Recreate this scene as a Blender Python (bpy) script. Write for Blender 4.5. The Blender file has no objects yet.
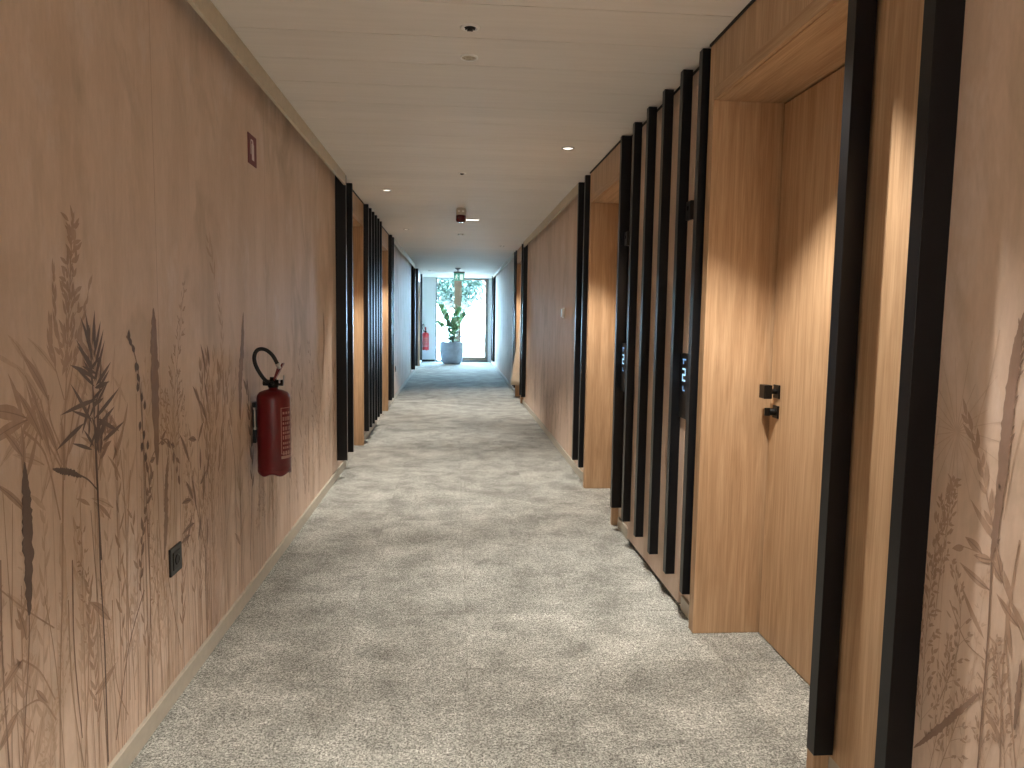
import bpy, bmesh, math, random
from mathutils import Vector, Matrix

random.seed(7)
S = bpy.context.scene
COL = S.collection

# ------------------------------------------------------------------ camera
F, VPX, VPY, ROLL, EYE = 720.0, 455.0, 316.0, 0.0154, 1.45
yc = Vector(((VPX - 512) / F, -(VPY - 384) / F, -1.0)).normalized()
zx, zy = math.sin(ROLL), math.cos(ROLL)
zc = Vector((zx, zy, -(zx * yc.x + zy * yc.y) / yc.z)).normalized()
xc = yc.cross(zc)
ROT = Matrix((xc, yc, zc))
cam_data = bpy.data.cameras.new('camera')
cam_data.sensor_width = 36.0
cam_data.lens = F * 36.0 / 1024.0
cam_data.clip_start = 0.02
cam = bpy.data.objects.new('camera', cam_data)
cam.matrix_world = Matrix.Translation((0, 0, EYE)) @ ROT.to_4x4()
COL.objects.link(cam)
S.camera = cam

def on_plane(px, py, x):
    """point of a long wall (plane x = const) seen along a direction"""
    d = ROT @ Vector(((px - 512) / F, -(py - 384) / F, -1.0))
    k = x / d.x
    return (d.y * k, EYE + d.z * k)

# ------------------------------------------------------------------ world, exposure, lights
S.view_settings.view_transform = 'Standard'
S.view_settings.look = 'None'
S.view_settings.gamma = 1.0
S.view_settings.use_curve_mapping = False
S.view_settings.exposure = 0.2
w = bpy.data.worlds.new('world'); S.world = w; w.use_nodes = True
wn = w.node_tree.nodes; wl = w.node_tree.links
bg = wn['Background']
bg.inputs['Color'].default_value = (0.44, 0.72, 1.0, 1)
bg.inputs['Strength'].default_value = 85.0

WARM = (1.0, 0.91, 0.80)
H = 2.65          # ceiling height
XL, XR = -1.04, 1.155
YE = 23.0         # end wall
YB = -5.0

def add_light(name, typ, loc, energy, color, rot=(0, 0, 0), **kw):
    d = bpy.data.lights.new(name, typ); d.energy = energy; d.color = color
    for k, v in kw.items(): setattr(d, k, v)
    o = bpy.data.objects.new(name, d); o.location = loc; o.rotation_euler = rot
    COL.objects.link(o); return o

# daylight entering through the end glazing (portal guides the sky light) and an added, unseen fill light behind the viewer
pd = add_light('sky_portal', 'AREA', (0.22, YE + 0.12, 1.33), 1, (1, 1, 1), (math.radians(-90), 0, 0), shape='RECTANGLE', size=1.66, size_y=2.6)
pd.data.cycles.is_portal = True
add_light('rear_window_daylight', 'AREA', (0.05, YB + 0.15, 1.5), 40, (1.0, 0.93, 0.86), (math.radians(90), 0, 0), shape='RECTANGLE', size=1.8, size_y=2.0)

# sun standing behind the building: it lights the garden, never the corridor
add_light('sun', 'SUN', (0, 0, 20), 20.0, (1.0, 0.97, 0.92), (math.radians(42), 0, math.radians(20)), angle=0.01)

# ------------------------------------------------------------------ material helpers
def mat(name):
    m = bpy.data.materials.new(name); m.use_nodes = True
    nt = m.node_tree
    return m, nt, nt.nodes, nt.links, nt.nodes['Principled BSDF']

def plain(name, col, rough=0.5, metal=0.0, spec=0.5, var=0.06, scale=30.0, emit=None, es=0.0):
    m, nt, n, l, b = mat(name)
    tc = n.new('ShaderNodeTexCoord'); no = n.new('ShaderNodeTexNoise')
    no.inputs['Scale'].default_value = scale; no.inputs['Detail'].default_value = 3
    l.new(tc.outputs['Object'], no.inputs['Vector'])
    r = n.new('ShaderNodeValToRGB')
    r.color_ramp.elements[0].position = 0.3; r.color_ramp.elements[1].position = 0.7
    r.color_ramp.elements[0].color = tuple(c * (1 - var) for c in col) + (1,)
    r.color_ramp.elements[1].color = tuple(min(1, c * (1 + var)) for c in col) + (1,)
    l.new(no.outputs['Fac'], r.inputs['Fac']); l.new(r.outputs['Color'], b.inputs['Base Color'])
    b.inputs['Roughness'].default_value = rough; b.inputs['Metallic'].default_value = metal
    b.inputs['Specular IOR Level'].default_value = spec
    if emit:
        b.inputs['Emission Color'].default_value = emit + (1,); b.inputs['Emission Strength'].default_value = es
    return m

def mixcol(n, l, a, b_, fac, mode='MIX'):
    x = n.new('ShaderNodeMix'); x.data_type = 'RGBA'; x.blend_type = mode
    for i, v in ((0, fac), (6, a), (7, b_)):
        if isinstance(v, (int, float)): x.inputs[i].default_value = v
        elif isinstance(v, tuple): x.inputs[i].default_value = v + (1,) if len(v) == 3 else v
        else: l.new(v, x.inputs[i])
    return x.outputs[2]

def ramp(n, l, src, p0, p1, c0=(0, 0, 0), c1=(1, 1, 1)):
    r = n.new('ShaderNodeValToRGB')
    r.color_ramp.elements[0].position = p0; r.color_ramp.elements[1].position = p1
    r.color_ramp.elements[0].color = c0 + (1,); r.color_ramp.elements[1].color = c1 + (1,)
    l.new(src, r.inputs['Fac']); return r.outputs['Color']

def noise(n, l, scale, detail=4, rough=0.55, sc=(1, 1, 1), dist=0.0):
    tc = n.new('ShaderNodeTexCoord'); mp = n.new('ShaderNodeMapping'); mp.inputs['Scale'].default_value = sc
    no = n.new('ShaderNodeTexNoise'); no.inputs['Scale'].default_value = scale
    no.inputs['Detail'].default_value = detail; no.inputs['Roughness'].default_value = rough
    no.inputs['Distortion'].default_value = dist
    l.new(tc.outputs['Object'], mp.inputs['Vector']); l.new(mp.outputs['Vector'], no.inputs['Vector'])
    return no.outputs['Fac']

def wallpaper(name, ink):
    """brown distressed mural paper; ink = the printed tint multiplied over it"""
    m, nt, n, l, b = mat(name)
    streak = ramp(n, l, noise(n, l, 2.2, 6, 0.6, (1, 2.2, 0.55), 0.4), 0.38, 0.66)
    c = mixcol(n, l, (0.640, 0.492, 0.385), (0.735, 0.585, 0.482), streak)
    blot = ramp(n, l, noise(n, l, 3.1, 8, 0.7, (1, 1.3, 0.7)), 0.55, 0.72)
    c = mixcol(n, l, c, (0.745, 0.625, 0.555), blot)
    dk = ramp(n, l, noise(n, l, 1.7, 5, 0.6, (1, 1.6, 0.8), 0.8), 0.30, 0.48, (1, 1, 1), (0, 0, 0))
    c = mixcol(n, l, c, (0.530, 0.408, 0.305), dk)
    fine = ramp(n, l, noise(n, l, 26, 6, 0.7, (1, 2.5, 0.5)), 0.3, 0.7, (0.93, 0.92, 0.91), (1.05, 1.05, 1.06))
    c = mixcol(n, l, c, fine, 1.0, 'MULTIPLY')
    if ink != (1, 1, 1):
        wash = ramp(n, l, noise(n, l, 14, 5, 0.65), 0.35, 0.7, ink, tuple(min(1, i * 1.18) for i in ink))
        c = mixcol(n, l, c, wash, 1.0, 'MULTIPLY')
    l.new(c, b.inputs['Base Color'])
    b.inputs['Roughness'].default_value = 0.62; b.inputs['Specular IOR Level'].default_value = 0.45
    bp = n.new('ShaderNodeBump'); bp.inputs['Strength'].default_value = 0.05; bp.inputs['Distance'].default_value = 0.002
    l.new(noise(n, l, 160, 3), bp.inputs['Height']); l.new(bp.outputs['Normal'], b.inputs['Normal'])
    return m

def oak(name, horiz=False, tone=1.0):
    m, nt, n, l, b = mat(name)
    sc = (9, 0.5, 9) if horiz else (7, 7, 0.4)
    grain = noise(n, l, 3.0, 8, 0.62, sc, 0.9)
    sc2 = (60, 1.5, 60) if horiz else (55, 55, 1.4)
    pore = noise(n, l, 3.0, 4, 0.6, sc2)
    c0 = tuple(x * tone for x in (0.42, 0.268, 0.150)); c1 = tuple(x * tone for x in (0.60, 0.415, 0.258))
    c = mixcol(n, l, c0, c1, ramp(n, l, grain, 0.33, 0.68))
    c = mixcol(n, l, c, ramp(n, l, pore, 0.35, 0.6, (0.86, 0.82, 0.78), (1.03, 1.03, 1.03)), 1.0, 'MULTIPLY')
    l.new(c, b.inputs['Base Color']); b.inputs['Roughness'].default_value = 0.48
    b.inputs['Specular IOR Level'].default_value = 0.35
    return m

def carpet(name):
    m, nt, n, l, b = mat(name)
    tc = n.new('ShaderNodeTexCoord'); sx = n.new('ShaderNodeSeparateXYZ'); l.new(tc.outputs['Object'], sx.inputs[0])
    def math_(op, a, b_=None):
        k = n.new('ShaderNodeMath'); k.operation = op
        for i, v in enumerate((a, b_)):
            if v is None: continue
            if isinstance(v, (int, float)): k.inputs[i].default_value = v
            else: l.new(v, k.inputs[i])
        return k.outputs[0]
    T = 0.545
    u = math_('DIVIDE', math_('SUBTRACT', sx.outputs[0], 0.062), T)
    v = math_('DIVIDE', math_('SUBTRACT', sx.outputs[1], 2.86), T)
    fu, fv = math_('FLOOR', u), math_('FLOOR', v)
    cb = n.new('ShaderNodeCombineXYZ'); l.new(fu, cb.inputs[0]); l.new(fv, cb.inputs[1])
    wn_ = n.new('ShaderNodeTexWhiteNoise'); wn_.noise_dimensions = '2D'; l.new(cb.outputs[0], wn_.inputs['Vector'])
    def edge(fr):
        d = math_('ABSOLUTE', math_('SUBTRACT', math_('FRACT', fr), 0.5))
        return math_('GREATER_THAN', d, 0.4955)
    seam = math_('MAXIMUM', edge(u), edge(v))
    # mottling is cut per tile: noise offset by the tile's random value
    off = n.new('ShaderNodeVectorMath'); off.operation = 'SCALE'; l.new(wn_.outputs['Color'], off.inputs[0]); off.inputs['Scale'].default_value = 0.10
    ad = n.new('ShaderNodeVectorMath'); ad.operation = 'ADD'; l.new(tc.outputs['Object'], ad.inputs[0]); l.new(off.outputs[0], ad.inputs[1])
    mo = n.new('ShaderNodeTexNoise'); mo.inputs['Scale'].default_value = 4.2; mo.inputs['Detail'].default_value = 8; mo.inputs['Roughness'].default_value = 0.68
    l.new(ad.outputs[0], mo.inputs['Vector'])
    c = mixcol(n, l, (0.265, 0.272, 0.256), (0.505, 0.520, 0.498), ramp(n, l, mo.outputs['Fac'], 0.36, 0.66))
    sp = noise(n, l, 125, 4, 0.95)
    c = mixcol(n, l, c, ramp(n, l, sp, 0.42, 0.58, (0.24, 0.235, 0.22), (1.75, 1.75, 1.73)), 1.0, 'MULTIPLY')
    sp2 = noise(n, l, 45, 3, 0.8)
    c = mixcol(n, l, c, ramp(n, l, sp2, 0.35, 0.65, (0.68, 0.68, 0.67), (1.26, 1.26, 1.26)), 1.0, 'MULTIPLY')
    tone = n.new('ShaderNodeMapRange'); tone.inputs[3].default_value = 0.92; tone.inputs[4].default_value = 1.08
    l.new(wn_.outputs['Value'], tone.inputs[0])
    c = mixcol(n, l, c, tone.outputs[0], 1.0, 'MULTIPLY')
    c = mixcol(n, l, c, (0.12, 0.11, 0.09), math_('MULTIPLY', seam, 0.22))
    l.new(c, b.inputs['Base Color']); b.inputs['Roughness'].default_value = 0.85
    b.inputs['Specular IOR Level'].default_value = 0.25
    bp = n.new('ShaderNodeBump'); bp.inputs['Strength'].default_value = 0.5; bp.inputs['Distance'].default_value = 0.004
    l.new(sp, bp.inputs['Height']); l.new(bp.outputs['Normal'], b.inputs['Normal'])
    return m

def ceiling_mat(name):
    m, nt, n, l, b = mat(name)
    tc = n.new('ShaderNodeTexCoord'); sx = n.new('ShaderNodeSeparateXYZ'); l.new(tc.outputs['Object'], sx.inputs[0])
    a = n.new('ShaderNodeMath'); a.operation = 'DIVIDE'; l.new(sx.outputs[1], a.inputs[0]); a.inputs[1].default_value = 0.345
    f = n.new('ShaderNodeMath'); f.operation = 'FLOOR'; l.new(a.outputs[0], f.inputs[0])
    wn_ = n.new('ShaderNodeTexWhiteNoise'); wn_.noise_dimensions = '1D'; l.new(f.outputs[0], wn_.inputs['W'])
    mr = n.new('ShaderNodeMapRange'); mr.inputs[3].default_value = 0.97; mr.inputs[4].default_value = 1.02; l.new(wn_.outputs['Value'], mr.inputs[0])
    g = ramp(n, l, noise(n, l, 8, 5, 0.6, (0.3, 4, 1)), 0.3, 0.7, (0.78, 0.74, 0.69), (0.83, 0.79, 0.74))
    c = mixcol(n, l, g, mr.outputs[0], 1.0, 'MULTIPLY')
    l.new(c, b.inputs['Base Color']); b.inputs['Roughness'].default_value = 0.62
    b.inputs['Specular IOR Level'].default_value = 0.5
    return m

# printed inks: washes of darker sepia over the same paper
INKS = [(1, 1, 1), (0.80, 0.76, 0.72), (0.62, 0.55, 0.50), (0.42, 0.36, 0.34), (0.22, 0.20, 0.21), (1.12, 1.10, 1.06)]
PAPER = [wallpaper('mural_paper_%d' % i, k) for i, k in enumerate(INKS)]
M = dict(
    oak=oak('oak_veneer'), oakh=oak('oak_veneer_level_grain', True),
    carpet=carpet('carpet_tiles'), ceil=ceiling_mat('ceiling_boards'),
    black=plain('black_lacquered_metal', (0.0055, 0.006, 0.0075), 0.33, 0, 0.30, 0.15, 12),
    fascia=plain('cream_painted_fascia', (0.60, 0.53, 0.41), 0.5),
    base=plain('stone_grey_baseboard', (0.50, 0.465, 0.39), 0.5),
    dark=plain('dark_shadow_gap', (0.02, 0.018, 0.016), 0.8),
    knob=plain('black_satin_metal', (0.004, 0.004, 0.004), 0.3, 0.0, 0.3),
    red=plain('red_enamel', (0.135, 0.006, 0.010), 0.34, 0, 0.5, 0.05),
    redsign=plain('dark_red_sign', (0.16, 0.018, 0.025), 0.5),
    signwhite=plain('sign_white', (0.75, 0.66, 0.66), 0.5),
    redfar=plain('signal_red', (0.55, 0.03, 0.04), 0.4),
    rubber=plain('black_rubber', (0.004, 0.004, 0.0045), 0.5),
    chrome=plain('brushed_steel', (0.55, 0.53, 0.50), 0.3, 0.9),
    print=plain('pale_label_print', (0.40, 0.23, 0.20), 0.5),
    plastic=plain('black_plastic', (0.008, 0.008, 0.009), 0.35),
    white=plain('white_plastic', (0.90, 0.89, 0.86), 0.4),
    whitewall=plain('white_plaster', (0.88, 0.90, 0.92), 0.6, var=0.02),
    glow=plain('lamp_disc', (0.9, 0.9, 0.9), 0.4, emit=(1.0, 0.92, 0.82), es=2.2),
    off=plain('lamp_disc_dim', (0.55, 0.50, 0.42), 0.3, emit=(1.0, 0.86, 0.70), es=0.35),
    lens=plain('red_lens', (0.075, 0.008, 0.008), 0.15),
    screen=plain('blue_digits', (0.1, 0.2, 0.4), 0.3, emit=(0.25, 0.55, 1.0), es=0.6),
    digit=plain('white_digits', (0.1, 0.2, 0.4), 0.3, emit=(0.45, 0.78, 1.0), es=1.1),
    green=plain('exit_green', (0.12, 0.40, 0.32), 0.4, emit=(0.20, 0.60, 0.50), es=0.35),
    pictogram=plain('exit_pictogram_white', (0.85, 0.9, 0.88), 0.4, emit=(0.75, 1.0, 0.9), es=0.9),
    steel=plain('grey_window_metal', (0.25, 0.26, 0.27), 0.4, 0.5),
    tan=plain('tan_wood_post', (0.34, 0.23, 0.16), 0.5),
    pot=plain('blue_grey_fibre_clay', (0.36, 0.43, 0.54), 0.7, var=0.12, scale=9),
    soil=plain('dark_soil', (0.05, 0.035, 0.025), 0.9),
    leaf=plain('waxy_green_leaf', (0.25, 0.38, 0.20), 0.35, var=0.3, scale=9),
    stem=plain('green_brown_stem', (0.10, 0.12, 0.05), 0.5),
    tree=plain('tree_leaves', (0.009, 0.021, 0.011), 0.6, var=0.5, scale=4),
    bark=plain('tree_bark', (0.10, 0.07, 0.05), 0.8),
    paving=plain('pale_paving', (0.55, 0.55, 0.53), 0.7),
    linen=plain('cream_linen', (0.62, 0.52, 0.40), 0.8, var=0.05, scale=20),
)
def glass_mat():
    m = bpy.data.materials.new('clear_pane'); m.use_nodes = True; n = m.node_tree.nodes; l = m.node_tree.links
    n.clear(); o = n.new('ShaderNodeOutputMaterial'); t = n.new('ShaderNodeBsdfTransparent'); t.inputs[0].default_value = (0.95, 0.98, 0.97, 1)
    g = n.new('ShaderNodeBsdfGlossy'); g.inputs['Roughness'].default_value = 0.02
    fr = n.new('ShaderNodeFresnel'); fr.inputs['IOR'].default_value = 1.45
    x = n.new('ShaderNodeMixShader'); l.new(fr.outputs[0], x.inputs[0]); l.new(t.outputs[0], x.inputs[1]); l.new(g.outputs[0], x.inputs[2]); l.new(x.outputs[0], o.inputs[0])
    return m
M['glass'] = glass_mat()

# ------------------------------------------------------------------ mesh helpers
def box(bm, x0, x1, y0, y1, z0, z1, mi=0, bev=0.0):
    vs = [bm.verts.new(p) for p in ((x0, y0, z0), (x1, y0, z0), (x1, y1, z0), (x0, y1, z0), (x0, y0, z1), (x1, y0, z1), (x1, y1, z1), (x0, y1, z1))]
    fs = []
    for q in ((0, 3, 2, 1), (4, 5, 6, 7), (0, 1, 5, 4), (1, 2, 6, 5), (2, 3, 7, 6), (3, 0, 4, 7)):
        f = bm.faces.new([vs[i] for i in q]); f.material_index = mi; fs.append(f)
    if bev:
        es = list({e for f in fs for e in f.edges})
        r = bmesh.ops.bevel(bm, geom=es, offset=bev, segments=2, affect='EDGES', profile=0.5)
        for f in r['faces']: f.material_index = mi
    return vs

def ring(c, r, axis_u, axis_v, n):
    return [c + axis_u * (r * math.cos(2 * math.pi * i / n)) + axis_v * (r * math.sin(2 * math.pi * i / n)) for i in range(n)]

def lathe(bm, prof, cx, cy, n=32, mi=0, axis='z', cz=0, smooth=True):
    """prof: (radius, height) list revolved about an axis through (cx,cy,cz)"""
    rows = []
    for r, h in prof:
        row = []
        if r < 1e-6:
            p = (cx, cy, cz + h) if axis == 'z' else ((cx + h, cy, cz) if axis == 'x' else (cx, cy + h, cz))
            row = [bm.verts.new(p)]
        else:
            for i in range(n):
                a = 2 * math.pi * i / n; c, s = r * math.cos(a), r * math.sin(a)
                p = (cx + c, cy + s, cz + h) if axis == 'z' else ((cx + h, cy + c, cz + s) if axis == 'x' else (cx + c, cy + h, cz + s))
                row.append(bm.verts.new(p))
        rows.append(row)
    for a, b in zip(rows, rows[1:]):
        for i in range(n):
            j = (i + 1) % n
            if len(a) == 1 and len(b) == 1: continue
            if len(a) == 1: f = bm.faces.new((a[0], b[i], b[j]))
            elif len(b) == 1: f = bm.faces.new((a[i], b[0], a[j]))
            else: f = bm.faces.new((a[i], b[i], b[j], a[j]))
            f.material_index = mi; f.smooth = smooth

def tube(bm, pts, rad, n=10, mi=0):
    pts = [Vector(p) for p in pts]
    rad = rad if isinstance(rad, (list, tuple)) else [rad] * len(pts)
    prev = None; rows = []
    for i, p in enumerate(pts):
        t = (pts[min(i + 1, len(pts) - 1)] - pts[max(i - 1, 0)]).normalized()
        u = prev if prev is not None else (Vector((0, 0, 1)) if abs(t.z) < 0.9 else Vector((1, 0, 0)))
        u = (u - t * u.dot(t)).normalized(); prev = u; v = t.cross(u)
        rows.append([bm.verts.new(q) for q in ring(p, rad[i], u, v, n)])
    for a, b in zip(rows, rows[1:]):
        for i in range(n):
            j = (i + 1) % n; f = bm.faces.new((a[i], b[i], b[j], a[j])); f.smooth = True; f.material_index = mi
    for r in (rows[0], rows[-1]):
        f = bm.faces.new(r); f.material_index = mi

def spline(pts, n=8):
    pts = [Vector(p) for p in pts]; P = [pts[0]] + pts + [pts[-1]]; out = []
    for i in range(1, len(P) - 2):
        for k in range(n):
            t = k / n; a, b, c, d = P[i - 1], P[i], P[i + 1], P[i + 2]
            out.append(0.5 * ((2 * b) + (c - a) * t + (2 * a - 5 * b + 4 * c - d) * t * t + (-a + 3 * b - 3 * c + d) * t ** 3))
    out.append(pts[-1]); return out

def obj(name, bm, mats, parent=None, base=None):
    """link a bmesh as ONE object; base: world location that becomes the object's origin"""
    bmesh.ops.recalc_face_normals(bm, faces=bm.faces)
    if base is not None:
        bmesh.ops.translate(bm, verts=bm.verts, vec=-Vector(base))
    me = bpy.data.meshes.new(name); bm.to_mesh(me); bm.free()
    for m_ in (mats if isinstance(mats, (list, tuple)) else [mats]): me.materials.append(m_)
    o = bpy.data.objects.new(name, me); COL.objects.link(o)
    if base is not None: o.location = base
    if parent:
        o.parent = parent
        off = Vector((0, 0, 0)); q = parent
        while q: off += Vector(q.location); q = q.parent
        o.location = (Vector(base) if base is not None else Vector((0, 0, 0))) - off   # meshes are written in world coordinates
    return o

def tag(o, label, cat, group=None, kind=None):
    o['label'] = label; o['category'] = cat
    if group: o['group'] = group
    o['kind'] = kind or 'thing'
    return o

def struct(name, bm, mats, label=None):
    o = obj(name, bm, mats); o['kind'] = 'structure'
    if label: o['label'] = label
    return o

def empty(name, loc, label=None, cat=None, group=None, kind=None):
    o = bpy.data.objects.new(name, None); o.location = loc; o.empty_display_size = 0.1; COL.objects.link(o)
    if label: o['label'] = label
    if cat: o['category'] = cat
    if group: o['group'] = group
    if kind or cat: o['kind'] = kind or 'thing'
    return o

# ------------------------------------------------------------------ the setting
def bx(bm, s, d0, d1, y0, y1, z0, z1, mi=0, bev=0.0):
    a, b = sorted((s * d0, s * d1))
    return box(bm, a, b, y0, y1, z0, z1, mi, bev)

bm = bmesh.new(); box(bm, -1.6, 1.75, YB - 0.2, YE, -0.12, 0.0); struct('floor', bm, M['carpet'], 'grey-beige mottled carpet tiles')
# ceiling: transverse boards with thin dark joints
bm = bmesh.new(); y = YB - 0.2
yj = 2.905 - 0.345 * 24
while yj < YE:
    y1 = min(yj + 0.345, YE)
    if y1 > YB: box(bm, -1.6, 1.75, max(yj, YB - .2) + 0.0025, y1 - 0.0025, H, H + 0.02)
    yj += 0.345
box(bm, -1.6, 1.75, YB - 0.2, YE, H + 0.006, H + 0.15, 1)
struct('ceiling', bm, [M['ceil'], M['dark']], 'cream boards laid across the corridor')

# ---- mural printing: flat sepia shapes in the skin of the wall mesh
class Mural:
    def __init__(s, x, sign):
        s.x = x; s.sign = sign; s.bm = bmesh.new(); s.k = 0; s.lim = (-9, 99)
    def poly(s, pts, ink):
        s.k += 1
        d = 0.0003 + 0.00025 * ink + 0.0000015 * (s.k % 100)
        pts = [p for p in pts]
        if any(p[0] > s.lim[1] or p[0] < s.lim[0] for p in pts): return
        vs = [s.bm.verts.new((s.x - s.sign * d, p[0], max(0.072, min(2.63, p[1])))) for p in pts]
        try:
            f = s.bm.faces.new(vs); f.material_index = ink
        except ValueError: pass
    def stroke(s, pts, w0, w1, ink, n=5, jag=0.0, belly=0.0):
        P = spline([(p[0], p[1], 0) for p in pts], n) if len(pts) > 2 else [Vector((p[0], p[1], 0)) for p in pts]
        N = len(P) - 1; L, R = [], []
        for i, p in enumerate(P):
            t = (P[min(i + 1, N)] - P[max(i - 1, 0)])
            if t.length < 1e-7: t = Vector((0, 1, 0))
            t.normalize(); nn = Vector((-t.y, t.x, 0)); k = i / max(N, 1)
            wd = (w0 + (w1 - w0) * k) * 0.5 + belly * math.sin(math.pi * min(1, max(0, k))) ** 0.8 * 0.5
            a = wd * (1 + random.uniform(-jag, jag)); b = wd * (1 + random.uniform(-jag, jag))
            L.append(p + nn * a); R.append(p - nn * b)
        for i in range(N):
            s.poly([(L[i].x, L[i].y), (L[i + 1].x, L[i + 1].y), (R[i + 1].x, R[i + 1].y), (R[i].x, R[i].y)], ink)
    def leaf(s, y, z, ang, ln, wd, ink, bend=0.15):
        """lens-shaped leaf from its base (y,z); ang 90 = straight up, 0 = towards +y"""
        ca, sa = math.cos(math.radians(ang)), math.sin(math.radians(ang)); up, dn = [], []
        if wd > .03: wd *= 0.62
        for i in range(7):
            t = i / 6; h = wd * 0.5 * math.sin(math.pi * t ** 0.8) ; c = bend * ln * t * t
            up.append((t * ln, c + h)); dn.append((t * ln, c - h))
        ring_ = up + dn[-2:0:-1]
        s.poly([(y + u * ca - v * sa, z + u * sa + v * ca) for u, v in ring_], ink)
        if wd > .018 and 0 < ink < 4:
            rib = [((a[0] + b_[0]) / 2, (a[1] + b_[1]) / 2) for a, b_ in zip(up, dn)]
            s.stroke([(y + u * ca - v * sa, z + u * sa + v * ca) for u, v in rib[:6]], .0035, .0015, ink + 1, 2)
    def sprig(s, pts, w, ink, n, ln, wd, spread=40, t0=0.2, li=None, both=True):
        s.stroke(pts, w, w * 0.5, ink)
        P = spline([(p[0], p[1], 0) for p in pts], 10); N = len(P) - 1
        for i in range(n):
            t = t0 + (1 - t0) * (i + random.random() * 0.6) / n; k = min(N - 1, int(t * N)); p = P[k]
            d = P[k + 1] - P[k]; a = math.degrees(math.atan2(d.y, d.x)); sg = (1 if i % 2 else -1) if both else 1
            s.leaf(p.x, p.y, a + sg * spread * random.uniform(0.6, 1.2), ln * random.uniform(0.65, 1.15) * (1.1 - 0.4 * t), wd * random.uniform(0.8, 1.2), li if li is not None else ink, sg * -0.12)
    def panicle(s, pts, w, ink, n, reach, seed, droop=20, t0=0.25):
        """feathery grass head: side twigs that carry small spikelets"""
        s.stroke(pts, w, w * 0.4, ink)
        P = spline([(p[0], p[1], 0) for p in pts], 12); N = len(P) - 1
        for i in range(n):
            t = t0 + (1 - t0) * i / n; k = min(N - 1, int(t * N)); p = P[k]; d = P[k + 1] - P[k]
            a = math.atan2(d.y, d.x) + (1 if i % 2 else -1) * math.radians(random.uniform(14, 42))
            r = reach * (1.15 - t) * random.uniform(0.6, 1.2)
            e = (p.x + r * math.cos(a), p.y + r * math.sin(a)); mid = ((p.x + e[0]) / 2, (p.y + e[1]) / 2 + r * 0.05)
            s.stroke([(p.x, p.y), mid, e], w * 0.4, w * 0.3, ink, 3)
            for j in range(3 + int(r / seed * 0.5)):
                q = random.uniform(0.35, 1.05)
                s.leaf(p.x + (e[0] - p.x) * q + random.uniform(-.3, .3) * seed, p.y + (e[1] - p.y) * q, math.degrees(a) + random.uniform(-45, 45), seed * random.uniform(.7, 1.3), seed * 0.34, ink)
    def reed(s, pts, w, ink, jag=0.35):
        P = spline([(p[0], p[1], 0) for p in pts], 14)
        s.stroke([(p.x, p.y) for p in P], w * 0.06, w * 0.2, ink, 1, jag, belly=w * 0.9)
    def px(s, *pts):
        return [on_plane(a, b, s.x) for a, b in pts]
    def flora(s, y0, y1, n, inks, hmin=0.5, hmax=1.3, k=1.0):
        """loose meadow growing out of the skirting between y0 and y1"""
        for i in range(n):
            y = random.uniform(y0, y1); h = random.uniform(hmin, hmax); ln = random.uniform(-.1, .1); ink = random.choice(inks)
            pts = [(y, 0.07), (y + ln * 0.3, 0.07 + h * 0.5), (y + ln, 0.07 + h)]; c = random.random()
            if c < 0.42: s.stroke(pts, 0.0045 * k, 0.003 * k, ink)
            elif c < 0.66: s.sprig(pts, 0.004 * k, ink, random.randint(12, 22), 0.085 * k, 0.0135 * k, 34, 0.3)
            elif c < 0.88: s.panicle(pts, 0.004 * k, ink, random.randint(12, 20), 0.12 * k, 0.019 * k, t0=0.5)
            elif c < 0.93:
                s.stroke(pts, 0.006 * k, 0.005 * k, ink); s.reed([(y + ln, h), (y + ln * 1.1, h + 0.25)], 0.03 * k, ink)
            else: s.sprig(pts, 0.005 * k, ink, 7, 0.15 * k, 0.036 * k, 42, 0.35)

def paper_wall(name, s, D, y0, y1, label, fn=None):
    mu = Mural(s * D, s)
    bx(mu.bm, s, D, D + 0.45, y0, y1, 0, H + 0.02, 0)
    mu.lim = (y0, y1)
    if fn: fn(mu)
    # hanging seams of the paper lengths
    yy = 1.16
    while yy < y1:
        if yy > y0 + 0.1: mu.stroke([(yy, 0.08), (yy, 2.6)], 0.0035, 0.0035, 2)
        yy += 1.47
    bmn = mu.bm
    me = bpy.data.meshes.new(name); bmn.to_mesh(me); bmn.free()
    for p in PAPER: me.materials.append(p)
    o = bpy.data.objects.new(name, me); COL.objects.link(o); o['kind'] = 'structure'; o['label'] = label
    return o

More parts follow.
